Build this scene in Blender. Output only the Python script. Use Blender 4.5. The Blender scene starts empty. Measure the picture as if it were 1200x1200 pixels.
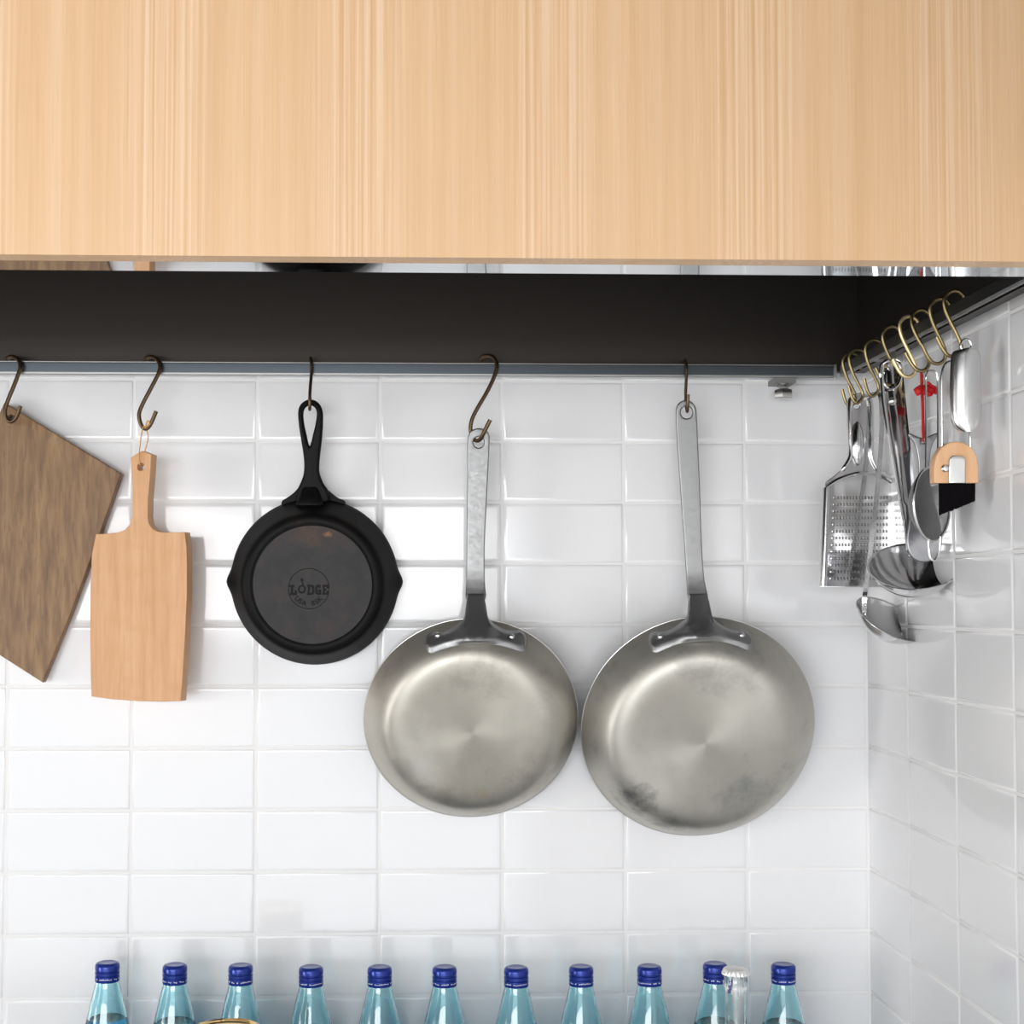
import bpy, bmesh, math, random
from math import sin, cos, pi, radians, exp, sqrt
from mathutils import Vector as V, Matrix as M
rnd = random.Random(7)
SC = bpy.context.scene
COL = SC.collection

# ------------------------------------------------------------------ camera, world, lights, exposure
FPX, CAM = 1751.77, V((.338679, -1.8307, 1.59))
YAW, PITCH, U0, V0 = .0309, .036, 536.09, 640.64
fw = V((sin(YAW) * cos(PITCH), cos(YAW) * cos(PITCH), sin(PITCH)))
rt = V((cos(YAW), -sin(YAW), 0)); up = rt.cross(fw)
cd = bpy.data.cameras.new('camera'); cam = bpy.data.objects.new('camera', cd); COL.objects.link(cam)
cam.matrix_world = M(((rt.x, up.x, -fw.x, CAM.x), (rt.y, up.y, -fw.y, CAM.y), (rt.z, up.z, -fw.z, CAM.z), (0, 0, 0, 1)))
cd.sensor_width = 36; cd.sensor_fit = 'HORIZONTAL'; cd.lens = FPX / 1200 * 36
cd.shift_x = (600 - U0) / 1200; cd.shift_y = (V0 - 600) / 1200
cd.clip_start = .05; cd.clip_end = 60
SC.camera = cam

w = bpy.data.worlds.new('daylight'); SC.world = w; w.use_nodes = True
bg = w.node_tree.nodes['Background']; bg.inputs[0].default_value = (.86, .93, 1, 1); bg.inputs[1].default_value = 3.0


def area(name, loc, aim, sx, sy, power, col):
    ld = bpy.data.lights.new(name, 'AREA'); ld.shape = 'RECTANGLE'; ld.size = sx; ld.size_y = sy
    ld.energy = power; ld.color = col
    o = bpy.data.objects.new(name, ld); COL.objects.link(o); o.location = loc
    o.rotation_euler = (V(aim) - V(loc)).to_track_quat('-Z', 'Y').to_euler()
    return o


# daylight coming in through the two windows of the room (one behind the camera, one on the left)
area('window_daylight', (-.855, -4.02, 1.73), (-.855, 0, 1.73), 3.05, .48, 62, (1, .985, .97))
area('door_daylight', (-.775, -4.02, .78), (-.775, 0, .78), 3.2, 1.3, 14, (.99, .99, 1))
area('side_window_daylight', (-5.47, -2.95, .95), (0, -2.95, .95), 1.9, 1.6, 115, (1, .985, .97))

vs = SC.view_settings
vs.view_transform = 'Standard'; vs.look = 'None'; vs.gamma = 1; vs.use_curve_mapping = False; vs.exposure = -.31
SC.cycles.use_denoising = True
SC.cycles.max_bounces = 12; SC.cycles.transmission_bounces = 12; SC.cycles.glossy_bounces = 6
SC.cycles.diffuse_bounces = 5; SC.cycles.transparent_max_bounces = 12
SC.cycles.sample_clamp_indirect = 6; SC.cycles.caustics_refractive = True; SC.cycles.caustics_reflective = False


# ------------------------------------------------------------------ geometry helpers
def ray(px, py):
    return (fw + rt * ((px - U0) / FPX) + up * ((V0 - py) / FPX))


def at(px, py, Y):                      # a pixel on the vertical plane y = Y
    d = ray(px, py); return CAM + d * ((Y - CAM.y) / d.y)


def hit(px, py, p0, n):
    d = ray(px, py); return CAM + d * ((p0 - CAM).dot(n) / d.dot(n))


def cr(pts, n=6, closed=False):         # Catmull-Rom smoothing
    P = [V(p) for p in pts]; N = len(P); out = []
    for i in range(N if closed else N - 1):
        if closed:
            a, b, c, d = P[i - 1], P[i], P[(i + 1) % N], P[(i + 2) % N]
        else:
            a, b, c, d = P[max(i - 1, 0)], P[i], P[i + 1], P[min(i + 2, N - 1)]
        for k in range(n):
            t = k / n
            out.append(.5 * ((2 * b) + (c - a) * t + (2 * a - 5 * b + 4 * c - d) * t * t + (3 * b - a - 3 * c + d) * t ** 3))
    if not closed: out.append(P[-1])
    return out


class MB:
    def __init__(s): s.v = []; s.f = []; s.flat = set()

    def add(s, vs_, fs, flat=False):
        b = len(s.v); s.v += [V(p) for p in vs_]
        for f in fs:
            if flat: s.flat.add(len(s.f))
            s.f.append([b + i for i in f])
        return s

    def box(s, c, d, m=None):
        c = V(c); vs_ = []
        for x in (-.5, .5):
            for y in (-.5, .5):
                for z in (-.5, .5):
                    p = V((x * d[0], y * d[1], z * d[2]))
                    if m: p = m @ p
                    vs_.append(c + p)
        return s.add(vs_, [(0, 1, 3, 2), (4, 6, 7, 5), (0, 4, 5, 1), (2, 3, 7, 6), (0, 2, 6, 4), (1, 5, 7, 3)], True)

    def lathe(s, prof, n=48, warp=None):       # profile of (r, z) round local z
        rings = []; b = len(s.v)
        for r, z in prof:
            if r < 1e-6:
                rings.append([len(s.v)]); s.v.append(V((0, 0, z)))
            else:
                ids = []
                for k in range(n):
                    a = 2 * pi * k / n; rr = r
                    if warp: rr = warp(r, z, a)
                    ids.append(len(s.v)); s.v.append(V((rr * cos(a), rr * sin(a), z)))
                rings.append(ids)
        for A, B in zip(rings, rings[1:]):
            for k in range(n):
                k2 = (k + 1) % n
                if len(A) == 1 and len(B) == 1: continue
                if len(A) == 1: s.f.append([A[0], B[k2], B[k]])
                elif len(B) == 1: s.f.append([A[k], A[k2], B[0]])
                else: s.f.append([A[k], A[k2], B[k2], B[k]])
        return s

    def tube(s, pts, r, n=10, closed=False, cap=True):
        P = [V(p) for p in pts]; N = len(P); rings = []
        ref = None
        for i, p in enumerate(P):
            if closed: t = (P[(i + 1) % N] - P[i - 1])
            else: t = P[min(i + 1, N - 1)] - P[max(i - 1, 0)]
            t.normalize()
            if ref is None:
                ref = V((0, 0, 1)) if abs(t.z) < .9 else V((1, 0, 0))
            a = (ref - t * ref.dot(t)).normalized(); ref = a
            b = t.cross(a); rr = r[i] if isinstance(r, (list, tuple)) else r
            ids = []
            for k in range(n):
                th = 2 * pi * k / n; ids.append(len(s.v)); s.v.append(p + a * (rr * cos(th)) + b * (rr * sin(th)))
            rings.append(ids)
        for i in range(N if closed else N - 1):
            A, B = rings[i], rings[(i + 1) % N]
            for k in range(n):
                k2 = (k + 1) % n; s.f.append([A[k], A[k2], B[k2], B[k]])
        if not closed and cap:
            s.f.append(rings[0][::-1]); s.f.append(rings[-1])
        return s

    def sweep(s, pts, widths, sect, wdir, ndir):
        """sect: closed loop of (across -1..1, height in metres); wdir / ndir: across and height directions per point"""
        rings = []
        for i, p in enumerate(pts):
            ids = []
            wd = wdir[i] if isinstance(wdir, list) else wdir
            nd = ndir[i] if isinstance(ndir, list) else ndir
            for a, h in sect:
                ids.append(len(s.v)); s.v.append(V(p) + wd * (a * widths[i] / 2) + nd * h)
            rings.append(ids)
        n = len(sect)
        for A, B in zip(rings, rings[1:]):
            for k in range(n):
                k2 = (k + 1) % n; s.f.append([A[k], A[k2], B[k2], B[k]])
        s.f.append(rings[0][::-1]); s.f.append(rings[-1])
        return s

    def xf(s, m):
        s.v = [m @ p for p in s.v]; return s

    def mesh(s, name, smooth=True):
        me = bpy.data.meshes.new(name); me.from_pydata([tuple(p) for p in s.v], [], s.f); me.update()
        bm = bmesh.new(); bm.from_mesh(me)
        bmesh.ops.recalc_face_normals(bm, faces=bm.faces)
        if smooth:
            for i, f in enumerate(bm.faces): f.smooth = i not in s.flat
            for e in bm.edges:
                if len(e.link_faces) == 2 and e.calc_face_angle(0) > radians(38): e.smooth = False
        bm.to_mesh(me); bm.free()
        return me


def tag(o, label=None, cat=None, group=None, kind=None):
    if label: o['label'] = label
    if cat: o['category'] = cat
    if group: o['group'] = group
    if kind: o['kind'] = kind
    return o


def empty(name, loc, label, cat, group=None, rot=None):
    o = bpy.data.objects.new(name, None); COL.objects.link(o); o.empty_display_size = .02
    mt = M.Translation(V(loc))
    if rot: mt = mt @ rot.to_4x4()
    o.matrix_world = mt
    o['_m'] = [c for r_ in mt for c in r_]
    return tag(o, label, cat, group)


def wm(o):
    m = o.get('_m')
    if m: return M([list(m)[i * 4:i * 4 + 4] for i in range(4)])
    return wm(o.parent) if o.parent else M.Identity(4)


def obj(name, mb, mat, parent=None, local=False, smooth=True, kind=None, label=None):
    """link a mesh; world coordinates are moved into the root's frame unless local"""
    me = mb.mesh(name, smooth) if isinstance(mb, MB) else mb
    if parent is not None and not local: me.transform(wm(parent).inverted())
    me.materials.clear(); me.materials.append(mat)
    o = bpy.data.objects.new(name, me); COL.objects.link(o)
    if me.get('wn'):
        md = o.modifiers.new('normals', 'WEIGHTED_NORMAL'); md.keep_sharp = True; md.weight = 90
    if parent is not None: o.parent = parent
    if kind: o['kind'] = kind
    if label: o['label'] = label
    return o


def flat(loops, p0, ux, uy, th, bev, res=2):
    """solid plate from 2-D loops (first outer, then holes); p0/ux/uy frame; front face at p0, thickness goes back"""
    cu = bpy.data.curves.new('t', 'CURVE'); cu.dimensions = '2D'; cu.fill_mode = 'BOTH'
    cu.extrude = max(th / 2 - bev, 1e-5); cu.bevel_depth = bev; cu.bevel_resolution = res; cu.offset = -bev
    for lp in loops:
        s = cu.splines.new('POLY'); s.points.add(len(lp) - 1); s.use_cyclic_u = True
        for q, p in zip(s.points, lp): q.co = (p[0], p[1], 0, 1)
    o = bpy.data.objects.new('t', cu); COL.objects.link(o)
    dg = bpy.context.evaluated_depsgraph_get()
    me = bpy.data.meshes.new_from_object(o.evaluated_get(dg)); bpy.data.objects.remove(o); bpy.data.curves.remove(cu)
    n = ux.cross(uy)
    m = M(((ux.x, uy.x, n.x, p0.x), (ux.y, uy.y, n.y, p0.y), (ux.z, uy.z, n.z, p0.z), (0, 0, 0, 1))) @ M.Translation((0, 0, -th / 2))
    me.transform(m)
    bm = bmesh.new(); bm.from_mesh(me); bmesh.ops.remove_doubles(bm, verts=bm.verts, dist=1e-6)
    bmesh.ops.recalc_face_normals(bm, faces=bm.faces)
    for f in bm.faces: f.smooth = True
    for e in bm.edges:
        if len(e.link_faces) == 2 and e.calc_face_angle(0) > radians(35): e.smooth = False
    bm.to_mesh(me); bm.free(); me['wn'] = 1; return me


def plane_shape(pxloops, p0, n, th, bev, smooth_n=0, ux=None, bend=None):
    """plate whose front face lies in the plane (p0, n); loops given as pixels of the photograph"""
    n = V(n).normalized()
    ux = (V((0, 0, 1)).cross(n)).normalized() if ux is None else ux
    uy = n.cross(ux)
    L = []
    for lp in pxloops:
        q = [hit(x, y, p0, n) - p0 for x, y in lp]; q = [V((a.dot(ux), a.dot(uy), 0)) for a in q]
        if smooth_n: q = cr(q, smooth_n, True)
        L.append([(a.x, a.y) for a in q])
    me = flat(L, p0, ux, uy, th, bev)
    if bend:
        bm = bmesh.new(); bm.from_mesh(me); zs = [v.co.z for v in bm.verts]; a, b = min(zs), max(zs)
        for k in range(1, 40):
            bmesh.ops.bisect_plane(bm, geom=bm.verts[:] + bm.edges[:] + bm.faces[:], plane_co=(0, 0, a + (b - a) * k / 40), plane_no=(0, 0, 1))
        for v in bm.verts: v.co.y += bend(v.co.z)
        for f in bm.faces: f.smooth = True
        for e in bm.edges:
            e.smooth = not (len(e.link_faces) == 2 and e.calc_face_angle(0) > radians(35))
        bm.to_mesh(me); bm.free()
    return me


def circ(c, r, n=20): return [(c[0] + r * cos(2 * pi * k / n), c[1] + r * sin(2 * pi * k / n)) for k in range(n)]


def copy_tree(o, parent=None):
    c = o.copy(); COL.objects.link(c)
    if parent is not None: c.parent = parent
    for ch in list(o.children): copy_tree(ch, c)
    return c


# ------------------------------------------------------------------ materials
def mat(name, col, rough=.5, metal=0., **kw):
    m = bpy.data.materials.new(name); m.use_nodes = True
    b = m.node_tree.nodes['Principled BSDF']
    b.inputs['Base Color'].default_value = (*col, 1); b.inputs['Roughness'].default_value = rough
    b.inputs['Metallic'].default_value = metal
    for k, v in kw.items(): b.inputs[k].default_value = v
    return m


def N(m, t, **kw):
    n = m.node_tree.nodes.new(t)
    for k, v in kw.items():
        if k in n.inputs: n.inputs[k].default_value = v
        else: setattr(n, k, v)
    return n


def noise(m, scale, detail=3, vec=(1, 1, 1), rough=.5, coord='Object'):
    tc = N(m, 'ShaderNodeTexCoord'); mp = N(m, 'ShaderNodeMapping'); mp.inputs['Scale'].default_value = vec
    nt = N(m, 'ShaderNodeTexNoise'); nt.inputs['Scale'].default_value = scale; nt.inputs['Detail'].default_value = detail
    nt.inputs['Roughness'].default_value = rough
    L = m.node_tree.links; L.new(tc.outputs[coord], mp.inputs[0]); L.new(mp.outputs[0], nt.inputs['Vector'])
    return nt


def ramp(m, src, stops):
    r = N(m, 'ShaderNodeValToRGB'); el = r.color_ramp.elements
    while len(el) > 1: el.remove(el[-1])
    el[0].position = stops[0][0]; el[0].color = (*stops[0][1], 1)
    for p, c in stops[1:]:
        e = el.new(p); e.color = (*c, 1)
    m.node_tree.links.new(src, r.inputs[0]); return r


def mix(m, a, b, fac, mode='MIX'):
    x = N(m, 'ShaderNodeMix', data_type='RGBA', blend_type=mode); L = m.node_tree.links
    for s, v in ((x.inputs[0], fac), (x.inputs[6], a), (x.inputs[7], b)):
        if hasattr(v, 'is_linked') or hasattr(v, 'links'): L.new(v, s)
        else: s.default_value = v if isinstance(v, (int, float)) else (*v, 1)
    return x.outputs[2]


def bsdf(m): return m.node_tree.nodes['Principled BSDF']


def link(m, a, name): m.node_tree.links.new(a, bsdf(m).inputs[name])


def bump(m, h, strength, dist=.001):
    b = N(m, 'ShaderNodeBump'); b.inputs['Strength'].default_value = strength; b.inputs['Distance'].default_value = dist
    m.node_tree.links.new(h, b.inputs['Height']); link(m, b.outputs[0], 'Normal')


def g3(v): return (v, v, v)


tile_m = mat('white_glaze', (.88, .875, .88), .09)
nt = noise(tile_m, 9, 2, coord='Object'); bump(tile_m, nt.outputs[0], .22, .0012)
grout_m = mat('pale_grout', (.90, .89, .88), .8)
nt = noise(grout_m, 200, 2); bump(grout_m, nt.outputs[0], .3, .0004)
plaster_m = mat('white_plaster', (.62, .62, .61), .7)
ceil_m = mat('grey_ceiling', (.20, .20, .20), .8)
floor_m = mat('light_floor', (.72, .70, .68), .4)
ctr_m = mat('brushed_steel_counter', (.30, .30, .30), .35, .8)


def wood(name, cols, vec, scale, rough=.45, streak=None, blot=None):
    m = mat(name, cols[0], rough)
    a = noise(m, scale, 4, vec, .6)
    r = ramp(m, a.outputs[0], [(.25, cols[0]), (.5, cols[1]), (.75, cols[2])])
    out = r.outputs[0]
    if streak:
        b = noise(m, streak[0], 2, vec); r2 = ramp(m, b.outputs[0], [(.55, (0, 0, 0)), (.68, g3(1))])
        out = mix(m, out, streak[1], mix(m, (0, 0, 0), r2.outputs[0], streak[2]))
    if blot:
        b = noise(m, blot[0], 3, blot[3] if len(blot) > 3 else (1, 1, 1)); r2 = ramp(m, b.outputs[0], [(.48, (0, 0, 0)), (.75, g3(1))])
        out = mix(m, out, blot[1], mix(m, (0, 0, 0), r2.outputs[0], blot[2]))
    link(m, out, 'Base Color'); bump(m, a.outputs[0], .12, .0006)
    return m


# pale straight-grained veneer: the same streaks come back every 15 cm or so, as sliced veneer does
hood_m = mat('pale_veneer', (.8, .5, .28), .42)
L = hood_m.node_tree.links
fine = noise(hood_m, 1, 3, (300, 300, 1.6), .6); mid = noise(hood_m, 1, 3, (60, 60, .8), .5); micro = noise(hood_m, 1, 2, (900, 900, 14))
base = ramp(hood_m, mid.outputs[0], [(.3, (0.662, 0.414, 0.220)), (.5, (0.712, 0.460, 0.256)), (.72, (0.745, 0.513, 0.315))])
fr = ramp(hood_m, fine.outputs[0], [(.30, (0.580, 0.331, 0.166)), (.46, (0.712, 0.455, 0.256)), (.62, (0.812, 0.596, 0.414))])
tc = N(hood_m, 'ShaderNodeTexCoord'); wv = N(hood_m, 'ShaderNodeTexWave', wave_type='BANDS', bands_direction='X')
wv.inputs['Scale'].default_value = 2.15; wv.inputs['Distortion'].default_value = .6; wv.inputs['Detail'].default_value = 1
wv.inputs['Phase Offset'].default_value = 2.3
L.new(tc.outputs['Object'], wv.inputs['Vector'])
wr = ramp(hood_m, wv.outputs[0], [(.45, g3(.10)), (.9, g3(.72))])
c1 = mix(hood_m, base.outputs[0], fr.outputs[0], wr.outputs[0])
mr = ramp(hood_m, micro.outputs[0], [(.3, g3(.93)), (.7, g3(1.0))])
link(hood_m, mix(hood_m, c1, mr.outputs[0], 1.0, 'MULTIPLY'), 'Base Color')
board_m = wood('orange_beech', [(.60, .30, .135), (.68, .375, .185), (.75, .44, .235)], (22, 22, 1.6), 5, .42,
               (14, (.62, .29, .12), .35), (9, (.60, .27, .10), .30, (2, 2, 5)))
dark_m = wood('walnut_brown', [(.13, .060, .020), (.25, .135, .052), (.37, .225, .095)], (26, 3, 3.5), 4, .5,
              (9, (.12, .05, .03), .5), (7, (.12, .06, .035), .5))
brushw_m = wood('pale_beech', [(.72, .40, .20), (.80, .47, .26), (.84, .52, .30)], (30, 30, 4), 3, .5)


def steel(name, col, rough, aniso=0., wear=None, radial=False, stain=None, metal=1.):
    m = mat(name, col, rough, 1.)
    if metal < 1: bsdf(m).inputs['Metallic'].default_value = metal
    if aniso:
        bsdf(m).inputs['Anisotropic'].default_value = aniso
        tg = N(m, 'ShaderNodeTangent', direction_type='RADIAL', axis='Z'); link(m, tg.outputs[0], 'Tangent')
    if wear:
        a = noise(m, wear, 5, rough=.65)
        r = ramp(m, a.outputs[0], [(.3, g3(max(rough - .09, .05))), (.7, g3(rough + .12))]); link(m, r.outputs[0], 'Roughness')
        c = ramp(m, a.outputs[0], [(.25, tuple(x * .86 for x in col)), (.5, col), (.75, tuple(min(x * 1.08, 1) for x in col))])
        out = c.outputs[0]
        if stain:
            b = noise(m, stain[0], 6, rough=.7); r2 = ramp(m, b.outputs[0], [(.56, (0, 0, 0)), (.66, g3(1))])
            out = mix(m, out, stain[1], mix(m, (0, 0, 0), r2.outputs[0], stain[2]))
        link(m, out, 'Base Color')
    return m


pan_m = steel('spun_aluminium', (.54, .515, .455), .44, .6, 16, True, (13, (.33, .31, .27), .4), .78)
pan2_m = steel('spun_aluminium_worn', (.53, .51, .46), .44, .6, 14, True, (9, (.31, .30, .275), .5), .78)


def spot(m, pt, rad, col, amt, nscale, squash=(1, 1, 1)):
    """a stain with a place and ragged outline of its own"""
    L_ = m.node_tree.links
    tc_ = N(m, 'ShaderNodeTexCoord'); mp = N(m, 'ShaderNodeMapping'); mp.inputs['Scale'].default_value = squash
    mp.inputs['Location'].default_value = tuple(-p * q for p, q in zip(pt, squash))
    L_.new(tc_.outputs['Object'], mp.inputs[0])
    ln = N(m, 'ShaderNodeVectorMath', operation='LENGTH'); L_.new(mp.outputs[0], ln.inputs[0])
    nz = noise(m, nscale, 5, rough=.7)
    a_ = N(m, 'ShaderNodeMath', operation='MULTIPLY_ADD'); L_.new(nz.outputs[0], a_.inputs[0]); a_.inputs[1].default_value = rad * 2.2
    L_.new(ln.outputs['Value'], a_.inputs[2])
    sc = N(m, 'ShaderNodeMath', operation='DIVIDE'); L_.new(a_.outputs[0], sc.inputs[0]); sc.inputs[1].default_value = rad * 3
    r_ = ramp(m, sc.outputs[0], [(.42, g3(amt)), (.72, g3(0))])
    src = bsdf(m).inputs['Base Color'].links[0].from_socket
    link(m, mix(m, src, col, r_.outputs[0]), 'Base Color')


spot(pan2_m, (-.078, -.072, .035), .022, (.12, .125, .12), .75, 55, (.8, .8, .6))
spot(pan2_m, (-.118, -.010, .02), .012, (.12, .12, .11), .7, 90)
spot(pan2_m, (-.045, -.105, .04), .018, (.16, .16, .15), .6, 60, (.7, 1, .6))
spot(pan2_m, (.050, -.055, .05), .022, (.30, .31, .31), .6, 60)
spot(pan2_m, (.088, .035, .02), .006, (.36, .22, .11), .6, 120)
spot(pan2_m, (-.08, .07, .02), .022, (.30, .30, .28), .6, 60)
spot(pan_m, (-.060, -.045, .04), .020, (.62, .61, .58), .5, 90)
spot(pan_m, (.012, -.075, .04), .010, (.50, .42, .26), .6, 120)
spot(pan_m, (-.03, -.08, .04), .014, (.30, .28, .24), .5, 90)
spot(pan_m, (.085, .03, .03), .018, (.66, .65, .62), .5, 90)
hand_m = steel('satin_steel_handle', (.36, .36, .36), .46, 0, 220)
rivet_m = steel('rivet_steel', (.75, .74, .72), .3)
chrome_m = steel('polished_steel', (.72, .72, .73), .09)
chromer_m = steel('satin_steel', (.70, .70, .70), .2)
lip_m = steel('mirror_steel', (.72, .74, .75), .035)
rail_m = steel('rail_steel', (.21, .24, .27), .28)
rail2_m = steel('dark_rail_steel', (.15, .15, .15), .35)
panel_m = steel('dark_brushed_steel', (.088, .076, .068), .42)
a = noise(panel_m, 1, 3, (3, 3, 400)); bump(panel_m, a.outputs[0], .12, .0003)
hoodin_m = mat('hood_dark_interior', (.03, .03, .03), .5, .3)
iron_m = mat('black_cast_iron', (.007, .007, .008), .45, **{'Specular IOR Level': .10})
a = noise(iron_m, 700, 2); bump(iron_m, a.outputs[0], .35, .0003)
b_ = noise(iron_m, 22, 5, rough=.65); c_ = ramp(iron_m, b_.outputs[0], [(.5, (.005, .005, .0055)), (.68, (.009, .007, .006)), (.8, (.03, .016, .010))])
link(iron_m, c_.outputs[0], 'Base Color')
base_m = mat('worn_iron_base', (.035, .033, .033), .5, **{'Specular IOR Level': .3})
a = noise(base_m, 600, 2); bump(base_m, a.outputs[0], .4, .0003)
b_ = noise(base_m, 24, 6, rough=.7); c_ = ramp(base_m, b_.outputs[0], [(.35, (.016, .015, .016)), (.52, (.025, .022, .022)), (.66, (.042, .026, .019)), (.8, (.085, .042, .024))])
link(base_m, c_.outputs[0], 'Base Color')
spot(base_m, (.018, .060, .0434), .0035, (.30, .13, .055), .9, 160, (.6, 1, 1))
spot(base_m, (-.002, .058, .0434), .012, (.07, .035, .02), .8, 80, (.5, 1, 1))
mark_m = mat('iron_marking', (.007, .006, .006), .5, **{'Specular IOR Level': .15})
bronze_m = mat('dark_bronze_wire', (.13, .085, .05), .38, .9)
olive_m = mat('brass_wire', (.33, .255, .13), .36, 1.)
gold_m = mat('bright_brass_wire', (.95, .74, .42), .4, .8)
cord_m = mat('orange_cord', (.72, .38, .12), .7)
red_m = mat('red_cord', (.55, .006, .008), .6)
fishm = steel('grey_satin_steel', (.30, .30, .31), .32)
mesh_m = mat('fine_wire_mesh', (.22, .22, .22), .38, .8)
b_ = N(mesh_m, 'ShaderNodeTexChecker'); b_.inputs['Scale'].default_value = 900
tcm = N(mesh_m, 'ShaderNodeTexCoord'); mesh_m.node_tree.links.new(tcm.outputs['Object'], b_.inputs['Vector'])
r_ = ramp(mesh_m, b_.outputs[1], [(0, g3(1)), (1, g3(.72))]); link(mesh_m, r_.outputs[0], 'Alpha')
bristle_m = mat('black_bristle', (.004, .003, .004), .8, **{'Specular IOR Level': .1})
glass_m = mat('light_blue_glass', (.66, .945, 1.0), .0, 0, **{'Transmission Weight': 1., 'IOR': 1.5})
water_m = mat('water', (.22, .62, .92), .0, 0, **{'Transmission Weight': 1., 'IOR': 1.33})
clear_m = mat('clear_glass', (.97, .985, .98), .0, 0, **{'Transmission Weight': 1., 'IOR': 1.5})
cap_m = mat('blue_enamel_cap', (.012, .035, .27), .22, .35)
print_m = mat('white_print', (.75, .78, .85), .5)
crown_m = mat('silver_white_crown', (.80, .79, .78), .3, .45)
brass_m = mat('brass', (.78, .56, .26), .16, 1.)
brassrim_m = mat('copper_red_rim', (.42, .10, .07), .2, 1.)
rubber_m = mat('grey_washer', (.22, .22, .21), .5)


# ------------------------------------------------------------------ the setting
Z0 = 1.86                 # height of the top tile joint
TW, TH = .150, .07487
CX = .9013                # corner
BACK, FRONT, LEFT, CEIL = 0., -4.05, -5.5, 2.6


def quad(name, pts, m, thick, n):
    n = V(n); mb = MB(); P = [V(p) for p in pts]; Q = [p - n * thick for p in P]
    mb.add(P + Q, [(0, 1, 2, 3), (7, 6, 5, 4)] + [(i, i + 4, (i + 1) % 4 + 4, (i + 1) % 4) for i in range(4)], True)
    return tag(obj(name, mb, m, smooth=False), kind='structure')


wb = quad('wall_back', [(LEFT, 0, 0), (CX, 0, 0), (CX, 0, CEIL), (LEFT, 0, CEIL)], grout_m, .1, (0, -1, 0))
wr_ = quad('wall_right', [(CX, 0, 0), (CX, FRONT, 0), (CX, FRONT, CEIL), (CX, 0, CEIL)], grout_m, .1, (-1, 0, 0))
quad('floor', [(LEFT, FRONT, 0), (CX, FRONT, 0), (CX, 0, 0), (LEFT, 0, 0)], floor_m, .1, (0, 0, 1))
quad('ceiling', [(LEFT, 0, CEIL), (CX, 0, CEIL), (CX, FRONT, CEIL), (LEFT, FRONT, CEIL)], ceil_m, .1, (0, 0, -1))


def holed(name, axis, c, a0, a1, w0, w1, zlo, zhi, th):
    """wall with a window opening, as four blocks"""
    mb = MB()
    for (p, q, r, s) in ((a0, w0, 0, CEIL), (w1, a1, 0, CEIL), (w0, w1, 0, zlo), (w0, w1, zhi, CEIL)):
        if axis == 'x': mb.box(((p + q) / 2, c, (r + s) / 2), (q - p, th, s - r))
        else: mb.box((c, (p + q) / 2, (r + s) / 2), (th, q - p, s - r))
    return tag(obj(name, mb, plaster_m, smooth=False), kind='structure')


holed('wall_front', 'x', FRONT - .05, LEFT - .1, CX, -2.4, .84, .1, 1.97, .1)
holed('wall_left', 'y', LEFT - .05, FRONT, 0, -3.95, -2.15, .1, 1.8, .1)


def window(name, axis, c, w0, w1, z0, z1):
    mb = MB(); t = .05
    L_ = w1 - w0; cm = (w0 + w1) / 2
    bars = [(cm, z0 + t / 2, L_, t), (cm, z1 - t / 2, L_, t), (w0 + t / 2, (z0 + z1) / 2, t, z1 - z0), (w1 - t / 2, (z0 + z1) / 2, t, z1 - z0)]
    for a, z, l, h in bars:
        if axis == 'x': mb.box((a, c, z), (l, .06, h))
        else: mb.box((c, a, z), (.06, l, h))
    return tag(obj(name, mb, plaster_m, smooth=False), kind='structure')


window('window_1', 'x', FRONT - .09, -2.4, .84, .1, 1.97)
window('window_2', 'y', LEFT - .09, -3.95, -2.15, .1, 1.8)


# one glazed tile, 150 x 75, rounded rim, centre at origin, facing -Y
def tile_mesh(wd=TW, ht=TH, name='tile'):
    J = .0016
    steps = [(0, -.0002), (.0004, .0003), (.0012, .0006), (.0024, .0008), (.0036, .00085), (.0050, .00085)]
    mb = MB(); rings = []
    for off, h in steps:
        x = wd / 2 - J - off; z = ht / 2 - J - off; b = len(mb.v)
        mb.v += [V((-x, -h, -z)), V((x, -h, -z)), V((x, -h, z)), V((-x, -h, z))]; rings.append([b, b + 1, b + 2, b + 3])
    for A, B in zip(rings, rings[1:]):
        for k in range(4): mb.f.append([A[k], A[(k + 1) % 4], B[(k + 1) % 4], B[k]])
    mb.f.append(rings[-1])
    me = bpy.data.meshes.new(name); me.from_pydata([tuple(p) for p in mb.v], [], mb.f); me.update()
    for p in me.polygons: p.use_smooth = True
    me.materials.append(tile_m); return me


tme = tile_mesh()


def put_tile(me, loc, rotz, parent):
    o = bpy.data.objects.new('tile', me); COL.objects.link(o); o.parent = parent; o.location = loc
    o.rotation_euler = (rnd.gauss(0, .0022), rnd.gauss(0, .0012), rotz + rnd.gauss(0, .0022)); return o


for j in range(-1, 13):
    for i in range(-7, 6):
        z = Z0 - (j + .5) * TH
        if j == -1 and False: continue
        put_tile(tme, ((i + .5) * TW, 0, z), 0, wb)
    for i in range(9):
        put_tile(tme, (CX, -(i + .5) * TW, Z0 - (j + .5) * TH), pi / 2 * -1, wr_)

# dark brushed panels above the rails, inside the hood
mb = MB().box(((LEFT + CX - .013) / 2, -.0065, Z0 + .012 + .30), (CX - .013 - LEFT, .013, .60))
tag(obj('trim_1', mb, panel_m, smooth=False), kind='structure')
mb = MB().box((CX - .0065, -1.0 + .0, Z0 + .012 + .30), (.013, 2.0, .60))
tag(obj('trim_2', mb, panel_m, smooth=False), kind='structure')

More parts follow.
